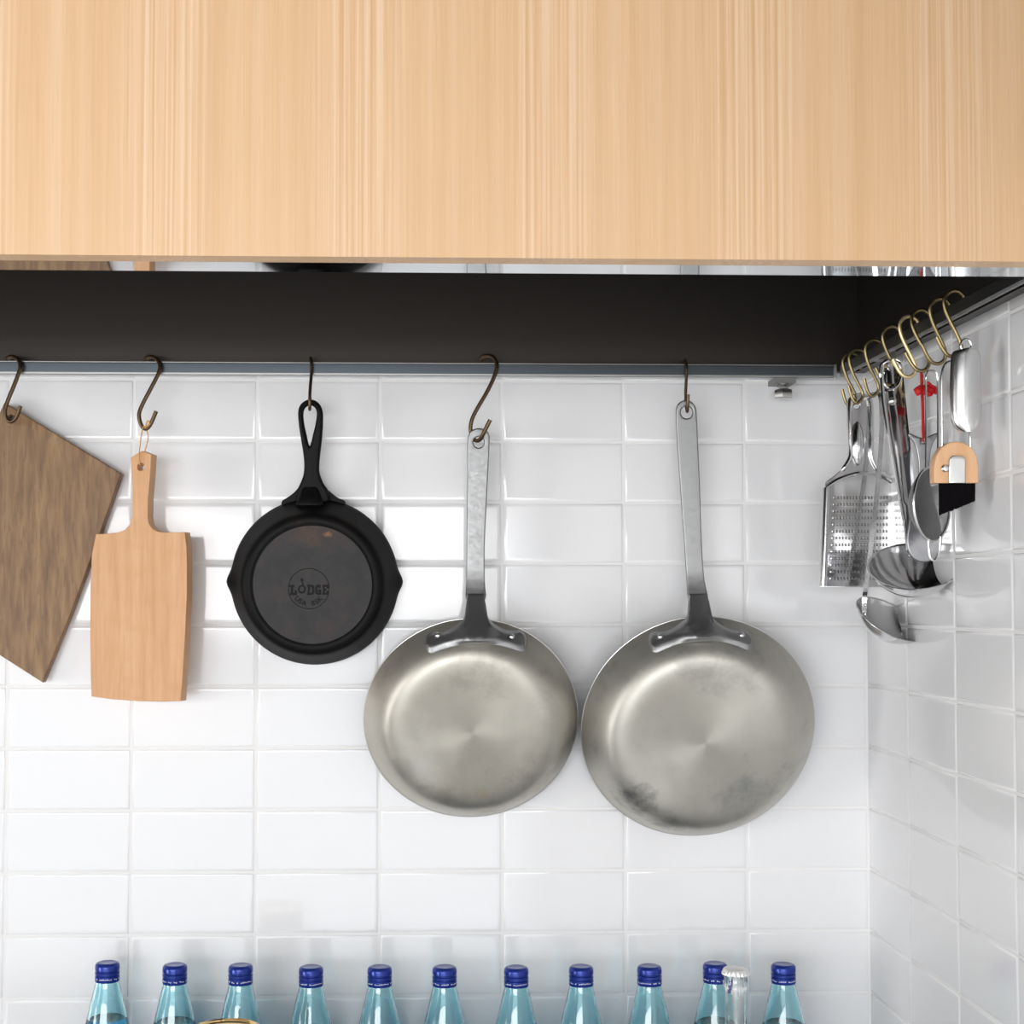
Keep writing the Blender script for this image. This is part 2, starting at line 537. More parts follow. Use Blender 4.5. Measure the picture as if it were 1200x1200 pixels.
# counter
ct = empty('counter', (-.2, -.33, .9), 'brushed steel counter the bottles stand on, below the tiled wall', 'counter')
obj('worktop', MB().box((-.62, -.33, .885), (3.02, .64, .03)), ctr_m, ct, smooth=False)
obj('cabinet', MB().box((-.62, -.32, .435), (2.98, .60, .87)), plaster_m, ct, smooth=False)

# range hood: wood face, mirror lip, dark inside
HB = Z0 - .0155; HF = CAM.y + 1.101
hd = empty('range_hood', (-.3, HF, HB), 'wide wood-faced range hood box across the top of the picture', 'range hood')
obj('front_panel', MB().box(((-1.5 + CX - .005) / 2, HF + .010, HB + .345), (CX - .005 + 1.5, .020, .69)), hood_m, hd, smooth=False)
obj('lip', MB().box(((-1.5 + CX - .005) / 2, HF + .0365, HB + .0012), (CX - .005 + 1.5, .033, .002)), lip_m, hd, smooth=False,
    label='narrow mirror-polished steel strip under the wood face')
obj('side_panel', MB().box((-1.49, HF / 2, HB + .345), (.02, -HF - .04, .69)), hood_m, hd, smooth=False)
obj('inner_canopy', MB().box(((-1.48 + CX - .02) / 2, HF / 2, HB + .36), (CX - .02 + 1.48, -HF - .05, .004)), hoodin_m, hd, smooth=False)
obj('inner_liner', MB().box(((-1.48 + CX - .02) / 2, HF + .0225, HB + .185), (CX - .02 + 1.48, .003, .35)), hoodin_m, hd, smooth=False)

# ------------------------------------------------------------------ rails
RT, RB, RY = Z0 + .0155, Z0 + .0005, -.040
rl = empty('hanging_rail', (-.3, RY, RB), 'long flat steel rail along the back wall above the tiles', 'rail')


def bar_mb(p, q, ax):
    s = MB(); c = .0016
    prof = [(-.0, RB + c * 1.2), (-.0, RT - c), (c, RT), (.0045, RT), (.0045, RB), (c, RB)]
    if ax == 'x': vs_ = [V((p, RY + a_, z_)) for a_, z_ in prof] + [V((q, RY + a_, z_)) for a_, z_ in prof]
    else: vs_ = [V((.857 + a_, p, z_)) for a_, z_ in prof] + [V((.857 + a_, q, z_)) for a_, z_ in prof]
    n = len(prof)
    s.add(vs_, [tuple(range(n)), tuple(range(2 * n - 1, n - 1, -1))] + [(k, k + n, (k + 1) % n + n, (k + 1) % n) for k in range(n)], True)
    return s


obj('bar', bar_mb(-1.4, .8505, 'x'), rail_m, rl, smooth=False)
for ez in (RT - .0004, RB + .0012):
    obj('edge', MB().box((-.275, RY - .0004, ez), (2.25, .0012, .0011 if ez > Z0 + .01 else .0020)), rivet_m, rl, smooth=False, label='bright polished edge')
obj('end_cap', MB().box((.8525, RY + .002, (RT + RB) / 2), (.0035, .0075, .0165)), rivet_m, rl, label='bright end of the rail')
for bx in (at(919, 450, -.03).x, -.35, -1.1):
    k = obj('bracket', MB().box((bx, -.019, RB - .003), (.026, .034, .006)), rubber_m, rl, smooth=False)
    pn = V((bx, -.026, 0))
    s = MB().lathe([(0, .0), (.0065, .0), (.0075, .002), (.0065, .005), (.0065, .008), (0, .008)], 20).xf(M.Translation(V((bx, -.026, RB - .0125))))
    obj('washer', s, rivet_m, rl)
    s = MB().lathe([(0, 0), (.0105, 0), (.0118, .0015), (.0118, .0095), (.0105, .011), (0, .011)], 6).xf(M.Translation(V((bx, -.026, RB - .0245))) @ M.Rotation(.2, 4, 'Z'))
    obj('nut', s, rivet_m, rl)
rl2 = empty('hanging_rail', (.857, -.4, RB), 'flat steel rail along the right wall carrying the small utensils', 'rail')
obj('bar', bar_mb(-.046, -.69, 'y'), rail2_m, rl2, smooth=False)
for y in (-.16, -.66):
    obj('bracket', MB().box((.874, y, (RT + RB) / 2), (.022, .018, .012)), rubber_m, rl2, smooth=False)

# ------------------------------------------------------------------ S-hooks on the back rail
Yb = RY


def hook(pts, r, m, label, group):
    P = cr(pts, 5); c = P[len(P) // 2]
    o = obj('s_hook', MB().tube([p - c for p in P], r, 10), m); o.location = c
    return tag(o, label, 'hook', group)


G1 = 'dark S-hooks on the back rail'


def pxs(L_): return [at(x, y, Y) for x, y, Y in L_]


hook(pxs([(170, 424, -.027), (172, 419.5, -.030), (177, 418, -.036), (183, 420.5, -.043), (187.5, 428, -.0475), (186, 437, -.049),
          (178, 453, -.0500), (167, 474, -.0505), (163, 486, -.051), (165.5, 498, -.0515), (171, 502.5, -.053), (176.5, 497, -.055), (183, 482, -.059)]),
     .0025, bronze_m, 'dark S-hook the small light wooden cutting board hangs from', G1)
hook(pxs([(366, 433, -.0275), (365, 424, -.0275), (364, 420, -.033), (364, 420, -.041), (365, 426, -.0465), (365, 437, -.0480), (363.5, 455, -.055),
          (363, 467, -.0590), (363, 476, -.0580), (363, 479.5, -.0530), (363, 479.5, -.0450), (363.2, 474, -.0380), (363.5, 466, -.0355)]),
     .0019, bronze_m, 'dark S-hook seen edge-on holding the black cast-iron pan', G1)
hook(pxs([(564, 424, -.027), (565, 419, -.030), (571, 417, -.036), (578, 419, -.043), (582, 427, -.0475), (580.5, 438, -.049),
          (572, 457, -.0500), (557, 483, -.0505), (552, 496, -.0505), (552, 508, -.0505), (556, 515.5, -.0520), (562, 515.5, -.059), (567, 507, -.066), (574.5, 492, -.070)]),
     .0025, bronze_m, 'dark S-hook holding the smaller silver frying pan', G1)
hook(pxs([(806, 434, -.0275), (804, 426, -.0275), (803, 423, -.033), (803, 423, -.041), (804.5, 430, -.0465), (804.5, 440, -.0470), (803.5, 460, -.048),
          (804, 474, -.0500), (805, 481, -.0540), (805.5, 481.5, -.0620), (806, 474, -.0670), (806.5, 462, -.0690)]),
     .0019, bronze_m, 'dark S-hook seen edge-on holding the larger silver frying pan', G1)
hook(pxs([(8, 424, -.027), (9, 419.5, -.030), (14, 418, -.036), (20, 420.5, -.043), (24, 428, -.0475), (22, 437, -.049),
          (16, 453, -.0500), (9, 470, -.0505), (6, 482, -.051), (8, 491, -.0515), (13, 494, -.053), (19, 489, -.055), (24, 476, -.059)]),
     .0025, bronze_m, 'dark S-hook at far left holding the dark brown board', G1)

# ------------------------------------------------------------------ cutting boards
yw = radians(16)
nb = V((-sin(yw), -cos(yw), 0)); p0 = at(165, 547, -.058)
bd = empty('cutting_board', p0, 'small light orange wooden cutting board with handle, hung by a cord', 'cutting board')
outl = [(153.3, 535.8), (166, 528.2), (177.3, 532.4), (175.5, 560), (173.3, 585), (173, 606), (174.5, 614), (179, 620), (186, 623), (200, 623.8), (216.5, 623.5),
        (218.5, 640), (219, 662), (218.8, 700), (217, 740), (214.5, 785), (211.8, 821.5), (190, 822.3), (160, 821.5), (130, 819.3), (107, 816.2),
        (106, 790), (105.4, 740), (105.8, 690), (107.2, 650), (112.3, 625.8), (125, 625.2), (138, 624), (146, 621), (152, 614.5), (154.8, 604), (155.2, 580), (154.3, 558)]
hole = [(165 + 4.3 * cos(a * pi / 8), 547 + 4.6 * sin(a * pi / 8)) for a in range(16)]
obj('board', plane_shape([outl, hole], p0, nb, .016, .0010), board_m, bd)
k1 = at(168.5, 499, -.054); 
cp = [k1, at(166, 508, -.057), at(163.5, 528, -.061), at(163, 540, -.062), at(164.5, 546, -.058), at(166, 543, -.040), at(170, 528, -.038), at(173.5, 515, -.044), at(172.5, 506, -.052), k1]
obj('cord', MB().tube(cr(cp, 5), .0007, 6), cord_m, bd, label='thin orange cord loop')
obj('knot', MB().tube(cr([at(170, 502, -.0552), at(173, 493, -.057), at(175, 497, -.057), at(171, 500, -.057)], 4), .0009, 6), cord_m, bd)

p0 = at(60, 600, -.021); nd = V((0, -1, 0))
db = empty('cutting_board', at(13, 490, -.021), 'dark brown wooden board hanging crooked at the left edge', 'cutting board')
outl = [(142, 555), (100, 529.5), (50, 499), (5, 471.5), (-8, 500), (-34, 565), (-62, 640), (-86, 712), (-60, 730), (0, 768), (50, 800), (82, 722), (112, 640), (132, 584)]
obj('board', plane_shape([outl, circ((13, 490), 4, 16)], p0, nd, .017, .0015), dark_m, db)

# ------------------------------------------------------------------ cast-iron pan
def pan_rot(tilt, roll=0, yaw=0):
    return M.Rotation(yaw, 3, 'Z') @ M.Rotation(pi / 2 + tilt, 3, 'X') @ M.Rotation(roll, 3, 'Z')


ci = at(369, 681.5, -.018)
R = .1005
ip = empty('cast_iron_pan', ci, 'black cast-iron skillet seen from its underside, hanging by its handle', 'frying pan', rot=pan_rot(radians(6), 0))


def spout(r, z, a):
    s = 0
    for c in (0, pi):
        d = (a - c + pi) % (2 * pi) - pi; s += exp(-(d / .105) ** 2)
    return r + .0055 * s * max(0, 1 - z / .022)


prof = [(.0, .004), (.084, .004), (.090, .008), (.0965, -.001), (.0985, -.0016), (.1005, -.001), (.1012, .001), (.1008, .004), (.0985, .009), (.093, .020), (.0885, .030), (.0855, .0365), (.0832, .0405),
        (.0800, .0428), (.0765, .0436), (.0735, .0437), (.0725, .0433), (.0722, .0424), (.0716, .0424), (.0710, .0432), (.0700, .0434)]
obj('body', MB().lathe(prof, 128, spout), iron_m, ip, local=True)
obj('base', MB().lathe([(.0702, .0428), (.0700, .0434), (.066, .0434), (.03, .0434), (0, .0434)], 96), base_m, ip, local=True, label='worn brownish-black flat base')
# round mark with lettering
S = .000985 * .972
C0 = (-4.6 * S, -4.6 * S)


def lx(px, py): return (C0[0] + (px - 364.2) * S, C0[1] - (py - 685.2) * S * 1.02)


lz = .0434
mk = obj('emblem_ring', MB().tube([V((C0[0] + 25 * S * cos(a * pi / 32), C0[1] + 25 * S * sin(a * pi / 32), lz)) for a in range(64)], .00042, 6, closed=True), mark_m, ip, local=True)


def letter(name, loops):
    b0 = [V((*lx(330 + x / 17.14, 650 + y / 17.14), 0)) for x, y in loops[0]]
    L_ = [[tuple(lx(330 + x / 17.14, 650 + y / 17.14)) for x, y in lp] for lp in loops]
    me = flat(L_, V((0, 0, lz + .0007)), V((1, 0, 0)), V((0, 1, 0)), .0012, .00012, 1)
    return obj(name, me, mark_m, ip, local=True)


letter('letter', [[(165, 525), (285, 525), (285, 565), (260, 565), (260, 685), (290, 685), (290, 640), (335, 640), (335, 740), (185, 740), (180, 690), (205, 690), (205, 565), (165, 565)]])
Lo = [(440 + 82 * cos(a * pi / 12), 615 + 92 * sin(a * pi / 12)) for a in range(24)]
Li = [(440 + 46 * cos(a * pi / 12), 615 + 54 * sin(a * pi / 12)) for a in range(24)]
letter('letter', [Lo, Li])
letter('emblem_skillet', [[(415, 395), (440, 378), (470, 392), (470, 440), (462, 470), (490, 525), (455, 535), (432, 470), (412, 430)]])
letter('letter', [[(545, 520), (655, 520), (700, 555), (705, 690), (660, 735), (545, 735), (545, 695), (565, 695), (565, 560), (545, 560)],
                  [(610, 565), (610, 690), (640, 690), (655, 670), (655, 585), (640, 565)]])
letter('letter', [[(830, 520), (830, 590), (800, 590), (785, 565), (770, 580), (770, 670), (790, 690), (800, 690), (800, 665), (780, 665), (780, 625), (850, 625), (850, 730), (760, 730), (722, 690), (722, 560), (760, 520)]])
letter('letter', [[(870, 520), (1005, 520), (1005, 600), (965, 600), (960, 565), (925, 565), (925, 605), (955, 605), (955, 645), (925, 645), (925, 690), (960, 690), (965, 650), (1005, 650), (1005, 730), (870, 730), (870, 690), (885, 690), (885, 565), (870, 565)]])
for ch, an in zip('USA8SK', (-48, -33, -18, 16, 31, 46)):
    fc = bpy.data.curves.new('t', 'FONT'); fc.body = ch; fc.size = .0082; fc.align_x = 'CENTER'; fc.align_y = 'CENTER'; fc.extrude = .0003; fc.offset = .00025
    o = bpy.data.objects.new('t', fc); COL.objects.link(o); dg = bpy.context.evaluated_depsgraph_get()
    me = bpy.data.meshes.new_from_object(o.evaluated_get(dg)); bpy.data.objects.remove(o); bpy.data.curves.remove(fc)
    a = radians(an); rr = 19.0 * S
    me.transform(M.Translation((C0[0] + rr * sin(a), C0[1] - rr * cos(a), lz + .0002)) @ M.Rotation(a, 4, 'Z'))
    obj('letter', me, mark_m, ip, local=True)
# handle
rotm = wm(ip)
hp = rotm @ V((-.006, .12, .0125)); hn = (rotm.to_3x3() @ V((0, 0, 1))).normalized()
outl = [(363.3, 468), (356.5, 470), (351, 475.5), (349, 484), (350, 498), (352.5, 515), (355.2, 532), (356.2, 546), (355.2, 557), (351.5, 567), (348, 575), (347, 588),
        (366, 591), (385, 588), (384, 575), (379, 567), (375, 557), (373.8, 548), (375, 532), (377, 515), (378.2, 498), (378.2, 484), (375.5, 475.5), (370.2, 470)]
hole = [(363.2, 475), (357.8, 477.5), (355.2, 484), (356, 496), (358.8, 509), (362.6, 523), (366.6, 509), (369.6, 496), (371, 484), (368.6, 477.5)]
obj('handle', plane_shape([outl, hole], hp, hn, .0115, .0034, 4), iron_m, ip)
wb_ = [(358.5, 561), (356, 563.5), (351, 570), (344, 577.5), (336, 583.5), (330, 587.8), (334, 596), (366, 604), (398, 596), (405, 588.5), (396, 583.5), (388, 577.5), (380, 570), (375, 563.5), (372.5, 561)]
obj('handle_flare', plane_shape([wb_], rotm @ V((0, .1, .0050)), hn, .0050, .0008, 3), iron_m, ip)
obj('handle_web', MB().sweep([V((-.0045, .117, .0115)), V((-.0045, .113, .0135)), V((-.0045, .1035, .0185)), V((-.0045, .0965, .0225)), V((-.0045, .0935, .0225)), V((-.0045, .090, .018))], [.018, .0205, .026, .031, .033, .035],
    [(-1, -.004), (-.9, -.0012), (-.72, 0), (.72, 0), (.9, -.0012), (1, -.004), (1, -.014), (-1, -.014)], V((1, 0, 0)), V((0, 0, 1))), iron_m, ip, local=True)


# ------------------------------------------------------------------ silver frying pans
def silver_pan(cpx, Y, R, rb, dep, tilt, roll, m, label, hp_hole, hp_neck, outline, hole_, Yh, Yn, brk, rv):
    c = at(*cpx, Y)
    o = empty('frying_pan', c, label, 'frying pan', 'silver frying pans on the back rail', pan_rot(tilt, roll))
    f = [(1.0, 0), (.965, .16), (.925, .34), (.88, .54), (.835, .74)]
    prof = [(R - .0005, -.0012), (R + .0010, -.0010), (R + .0014, .0004), (R + .0006, .0022)]
    k = (R - rb)
    prof += [(R - k * .07, dep * .14), (R - k * .20, dep * .34), (R - k * .36, dep * .55), (R - k * .52, dep * .72), (R - k * .68, dep * .845), (R - k * .84, dep * .925),
             (rb, dep * .967), (rb - .005, dep * .986), (rb - .011, dep * .997), (rb - .018, dep), (rb * .6, dep), (rb * .3, dep), (.004, dep), (0, dep)]
    ext = list(prof)
    inn = [(max(r - .0022, 0), z - .0022) for r, z in prof[4:]][::-1]
    obj('body', MB().lathe(ext + [(0, dep - .0022)] + inn[1:] + [(R - .0028, 0), (R - .0005, -.0012)], 128), m, o, local=True)
    obj('rim', MB().tube([V(((R + .0006) * cos(a * pi / 64), (R + .0006) * sin(a * pi / 64), .0004)) for a in range(128)], .0011, 8, closed=True), rivet_m, o, local=True)

    def surf(x, y):
        r = sqrt(x * x + y * y)
        for (r1, z1), (r0, z0) in zip(ext[3:], ext[4:]):
            if r0 <= r <= r1: return z0 + (z1 - z0) * (r - r0) / (r1 - r0)
        return 0 if r > R else dep
    inv = wm(o).inverted(); cl = inv @ CAM

    def loc(px, py, extra=0.):         # local point on the flare seen at a pixel
        d = inv.to_3x3() @ ray(px, py); z = .01
        for _ in range(30):
            p = cl + d * ((z - cl.z) / d.z); z = .5 * z + .5 * (surf(p.x, p.y) + extra)
        return p
    # bracket riveted to the flare (columns across, rows up); the neck rises off it to meet the handle
    bxl, bxr, bcx, pmid, pend, plobe, nwp, th = brk
    pc = loc(bcx, pmid, th); pe = loc(bxr - 8, pend, th); pl_ = loc(bxr, plobe, th * .5); pL = loc(bxl, plobe, th * .5)
    cx = (pl_.x + pL.x) / 2; hw = (pl_.x - pL.x) / 2; ylo_mid, ylo_end, yend = pc.y, pe.y - .002, pl_.y
    lobe = yend - ylo_end; nw = nwp / 2 * .00096
    Bh = inv @ at(hp_neck[0], hp_neck[1] - 25, Yh - .007); ytop, ztop = Bh.y, Bh.z; nxo = Bh.x - cx
    yf = R + .006
    nx, ny = 96, 16; s = MB(); ids = {}
    for i in range(nx + 1):
        u = -1 + 2 * i / nx; u = math.copysign(sin(abs(u) ** 1.0 * pi / 2), u); x = u * hw; ax = abs(x)
        lo = ylo_mid + (ylo_end - ylo_mid) * (ax / hw) ** 2
        e = max(0, (ax - (hw - lobe)) / lobe); cap_ = sqrt(max(0, 1 - e * e))
        if ax <= nw: hi = ytop
        else:
            t = min((ax - nw) / (hw - lobe * .9 - nw), 1); hi = yend + lobe * .95 + (yf - yend - lobe * .95) * (1 - t) ** 2.2
            if t < .12: hi += (ytop - yf) * (1 - t / .12) ** 3 * .8
        if e > 0: lo = yend - (yend - lo) * cap_; hi = yend + (hi - yend) * cap_
        for j in range(ny + 1):
            v = j / ny; v = .5 - .5 * cos(v * pi); y = lo + (hi - lo) * v
            ed = min((y - lo), (1e9 if ax < nw * .98 else (hi - y)), (hw - ax))
            if y > yf - .004: ed = min(ed, max(nw * 1.12 - ax, .0006))
            ed = min((1e9 if ax < nw * .98 else (hi - y)), (hw - ax)) if y < yf - .004 else max(nw * 1.12 - ax, .0006)
            rn = min(1, max(0, ed) / .0022); hgt = th * min(sqrt(max(0, 1 - (1 - rn) ** 2)), .12 + .88 * min(1, (y - lo) / .0068))
            xx = cx + x; yc = min(y, R * .985 * sqrt(max(.01, 1 - (xx / R) ** 2)))
            zs = surf(xx, yc) + .0002; zb_ = zs - .0008
            y0 = R - .020
            if y > y0:
                q = (y - y0) / (ytop - y0); z0_ = surf(xx, min(y0, R * .985 * sqrt(max(.01, 1 - (xx / R) ** 2))))
                zn = z0_ + .0035 * sin(min(q * 2.2, 1) * pi) + (ztop - .003 - z0_) * q ** 1.7
                k_ = .5 + .5 * cos(pi * max(0, min(1, (ax - nw * .5) / (nw * 2.3)))); zz = max(zs, zn) if y < R else zn
                zs = zs * (1 - k_) + zz * k_ if y < R else zz; zb_ = zs - .0015
            shx = nxo * max(0, (y - R) / (ytop - R)) if y > R else 0
            ids[i, j, 0] = len(s.v); s.v.append(V((xx + shx, y, zs + hgt)))
            ids[i, j, 1] = len(s.v); s.v.append(V((xx + shx, y, zb_)))
    for i in range(nx):
        for j in range(ny):
            s.f.append([ids[i, j, 0], ids[i + 1, j, 0], ids[i + 1, j + 1, 0], ids[i, j + 1, 0]])
            s.f.append([ids[i, j, 1], ids[i, j + 1, 1], ids[i + 1, j + 1, 1], ids[i + 1, j, 1]])
        for j in (0, ny):
            s.f.append([ids[i, j, 0], ids[i, j, 1], ids[i + 1, j, 1], ids[i + 1, j, 0]])
    br = obj('bracket', s, hand_m, o, local=True)
    for rx, ry in rv:
        p = loc(rx, ry, th); rx, ry, z = p.x, p.y, p.z - .0005 + (.0042 if abs(p.x) < .01 else 0)
        nrm = V((0, .35, 1)).normalized()
        q = MB().lathe([(.0, .0026), (.0016, .0024), (.0030, .0014), (.0036, 0), (.0036, -.003)], 16)
        q.xf(M.Translation(V((rx, ry, z))) @ nrm.to_track_quat('Z', 'Y').to_matrix().to_4x4())
        obj('rivet', q, rivet_m, br, local=True)
    # handle blade
    B = at(*hp_hole, Yh); zt = at(hp_hole[0], hp_neck[1] - 45, Yh).z

    def bend(z):                       # nearly straight, then kicks outwards to meet the neck
        return .02 * (B.z - z) - 6. * max(0, zt + .012 - z) ** 2
    obj('handle', plane_shape([outline, hole_], B, V((0, -1, 0)), .0058, .0017, 3, bend=bend), hand_m, o)
    return o


px1 = .001 * 1.0
silver_pan((552, 843), -.046, .1262, .0905, .043, radians(18.5), radians(0), pan_m,
           'smaller silver frying pan, its underside facing out, beside the black skillet',
           (561, 515), (557.4, 722),
           [(561.5, 501.5), (554, 503.5), (549, 509), (547.6, 520), (547.8, 560), (547.2, 600), (547, 640), (546.6, 680), (546, 702), (557, 703),
            (569, 702), (568.3, 680), (568.3, 640), (570, 600), (572, 560), (573.8, 520), (573.2, 509), (569, 503.5)],
           [(561 + 6.3 * cos(a * pi / 4), 518 + 6.5 * sin(a * pi / 4)) for a in range(8)], -.056, -.104,
           (498.5, 617.5, 558, 756, 769, 752, 23, .007), [(513, 745), (557, 731.5), (599.5, 746.5)])
silver_pan((818, 853), -.0475, .1388, .1000, .050, radians(17), radians(2.0), pan2_m,
           'larger silver frying pan hung nearest the right corner, its underside facing out',
           (804, 480), (818, 722),
           [(804, 468.5), (797, 471), (793, 477), (792.3, 488), (794, 520), (797, 560), (800, 600), (803, 640), (805.3, 675), (806.5, 702), (818, 703),
            (829.5, 702), (826.5, 680), (823.5, 640), (822, 600), (820.5, 560), (818.5, 520), (817, 488), (815.5, 477), (811, 471)],
           [(805 + 7 * cos(a * pi / 4), 483 + 7.2 * sin(a * pi / 4)) for a in range(8)], -.060, -.108,
           (760, 882, 821, 752, 768, 751.5, 24, .007), [(774, 746.5), (820, 728.7), (869.3, 744.7)])

# ------------------------------------------------------------------ hooks on the right rail
G2 = 'brass S-hooks on the right rail'
RX = .857


def side_hook(D, k, r, m, label, tw=0.):
    """S in the x-z plane: small loop over the bar, long shank, wide cup opening towards the room"""
    Y = CAM.y + D
    if k == 1:
        pr = [(.0125, .003), (.013, .010), (.009, .018), (.003, .0215), (-.004, .0205), (-.0088, .0145), (-.0085, .006), (-.0045, -.007),
              (.001, -.018), (.0062, -.029), (.0055, -.036), (.0, -.0410), (-.0045, -.038), (-.0075, -.031), (-.010, -.021)]
    else:
        pr = [(.0115, .004), (.0125, .013), (.0095, .021), (.003, .0255), (-.004, .0245), (-.009, .018), (-.0085, .009), (-.004, -.003),
              (.002, -.015), (.0065, -.026), (.006, -.033), (.001, -.0375), (-.006, -.0365), (-.0115, -.030), (-.017, -.019)]
    P = [V((RX + x, Y + tw * z, RB + z)) for x, z in pr]
    return hook(P, r, m, label, G2)


def dX(px): return (RX - CAM.x) * FPX / (px - 482.)


HK = {}
HD = {1: 1.742, 2: 1.716, 3: 1.655, 4: 1.592, 5: 1.535, 6: 1.497, 7: 1.445, 8: 1.405}
HL = {1: 'brass S-hook nearest the corner, holding the steel grater', 2: 'brass S-hook second from the corner, holding the small ladle',
      3: 'brass S-hook third from the corner, behind the large ladle handle', 4: 'brass S-hook holding the large ladle by its broad handle',
      5: 'pale bright brass S-hook holding the red cord', 6: 'brass S-hook holding the round wire strainer',
      7: 'brass S-hook holding the wooden brush by its wire loop', 8: 'brass S-hook at the right edge, holding the steel scoop'}
for i in range(1, 9):
    side_hook(HD[i], 1.0 if i < 4 else 1.3, .0019, gold_m if i == 5 else olive_m, HL[i], rnd.uniform(-.1, .1))

# ------------------------------------------------------------------ grater
GY = -.100
gp = at(1006, 560, GY)
gr = empty('grater', at(1008, 470, GY), 'flat steel hand grater with rows of teeth, hanging nearest the corner', 'grater')
nG = V((0, -1, 0))
outl = [(1008, 460), (1000, 462), (994.5, 467), (992.3, 476), (993, 500), (994.5, 525), (993.5, 540), (987.5, 549), (977, 558), (968, 564.5), (965.8, 573), (960.6, 687.8),
        (1008, 688.2), (1055, 688.2), (1055.5, 620), (1054.5, 573), (1052, 563), (1042, 556), (1032, 550), (1025.5, 541), (1023.6, 525), (1023.8, 500), (1024, 476), (1021.5, 467), (1016, 462)]
obj('plate', plane_shape([outl, circ((1003.8, 475), 4, 12)], gp, nG, .0022, .0008, 0), chrome_m, gr)
rd = [(0, 0)]
for (xa, ya), (xb, yb) in (((968.5, 570), (964.8, 687)), ((1051, 570), (1052, 687))):
    a, b = at(xa, ya, GY - .0015), at(xb, yb, GY - .0015)
    obj('side_flange', MB().sweep([a, a * .98 + b * .02, b], [.004, .0085, .0085], [(-1, -.002), (-1, .001), (-.7, .0035), (-.2, .0045), (.3, .0045), (.8, .003), (1, -.001), (1, -.002)], V((1, 0, 0)), V((0, -1, 0))), chromer_m, gr)
# folded shoulder and neck ridge
pts = cr([at(968, 571, GY - .002), at(985, 561, GY - .002), at(1008, 554.5, GY - .002), at(1032, 557, GY - .002), at(1051, 568, GY - .002)], 6)
obj('shoulder_fold', MB().tube(pts, .0022, 8), chrome_m, gr)
for x_ in (995.5, 1020.5):
    pts = cr([at(x_ + (1.5 if x_ < 1000 else -1.5), 466, GY - .0005), at(x_, 480, GY - .001), at(x_ + .8, 510, GY - .001), at(x_ + 1, 535, GY - .001), at(x_ + (-9 if x_ < 1000 else 9), 552, GY - .0005)], 5)
    obj('neck_edge', MB().tube(pts, [.0014] + [.0030] * (len(pts) - 2) + [.0012], 10), chrome_m, gr)
s = MB().lathe([(0, -1), (.5, -.86), (.87, -.5), (1, 0), (.87, .5), (.5, .86), (0, 1)], 24)
ce = at(1005, 520, GY - .0015)
s.xf(M.Translation(ce) @ M.Scale(.0075, 4, V((1, 0, 0))) @ M.Scale(.0050, 4, V((0, 1, 0))) @ M.Scale(.0265, 4, V((0, 0, 1))))
obj('neck_ridge', s, chrome_m, gr)
for k in range(13):
    y = 584.5 + k * 7.9
    xl, xr_ = 977 - k * .35, 1041.5 - k * .1
    s = MB(); a, b = at(xl, y, GY), at(xr_, y, GY)
    nT = 18
    if True:
        s.box((a + b) / 2 + V((0, -.0006, .0012)), ((b - a).x, .0012, .0007))
    for q in range(nT):
        p = a.lerp(b, (q + .5) / nT); h = .0015 if q % 2 else .0012
        s.add([p + V((-.0015, 0, .0016)), p + V((.0015, 0, .0016)), p + V((0, 0, .0036)), p + V((0, -.0024, -.0008))], [(0, 1, 3), (1, 2, 3), (2, 0, 3)], True)
    obj('tooth_row', s, chromer_m, gr, smooth=False)


# ------------------------------------------------------------------ ladles
def bowl(name, c, r, dep, nrm, m, parent, lipw=.0015):
    n = V(nrm).normalized(); q = n.to_track_quat('Z', 'X').to_matrix().to_4x4()
    th = .0011; Rs = (r * r + dep * dep) / (2 * dep); amax = math.acos((Rs - dep) / Rs); out = []; inn = []
    for k in range(15):
        a = amax * k / 14; out.append((Rs * sin(a), Rs - dep - Rs * cos(a))); inn.append(((Rs - th) * sin(a), Rs - dep - (Rs - th) * cos(a)))
    prof = out + [(r + lipw, .0002), (r + lipw, .0012)] + inn[::-1]
    return obj(name, MB().lathe(prof, 56).xf(M.Translation(c) @ q), m, parent)


# small ladle
LY = -.122
la = empty('ladle', at(1018, 465, LY), 'small shallow steel ladle with a thin flat handle, its bowl lowest of all', 'ladle', 'steel ladles on the right rail')
pl = [(1011, 469), (1018, 464), (1026, 459.5), (1031.5, 464), (1033, 480), (1033, 505), (1031, 540), (1027.5, 580), (1023, 620), (1018.5, 660), (1014.5, 690), (1013, 703), (1013, 722)]
ys = [-.108, -.112, -.118, -.122, -.123, -.124, -.126, -.129, -.133, -.137, -.140, -.142, -.138]
P = cr([at(x, y, Y) for (x, y), Y in zip(pl, ys)], 5)
wd = [.0052] * len(P)
rot_ = V((.62, -.78, 0)).normalized()
ttop = V((.8, .4, .5)).normalized()
obj('handle', MB().sweep(P, wd, [(-1, -.0007), (-1, .0007), (1, .0007), (1, -.0007)], V((.97, -.24, 0)).normalized(), V((-.24, -.97, 0)).normalized()), chromer_m, la, smooth=False)
bc = at(1043, 726, -.150)
ntA = V((.32, -.50, .80))
bo = bowl('bowl', bc, .0405, .023, ntA, chromer_m, la)
for y in (709, 720):
    obj('rivet', MB().lathe([(0, .0015), (.0012, .0012), (.002, 0), (.002, -.002)], 12).xf(M.Translation(at(1014, y, -.1435)) @ V((0, -1, 0)).to_track_quat('Z', 'Y').to_matrix().to_4x4()), rivet_m, la)

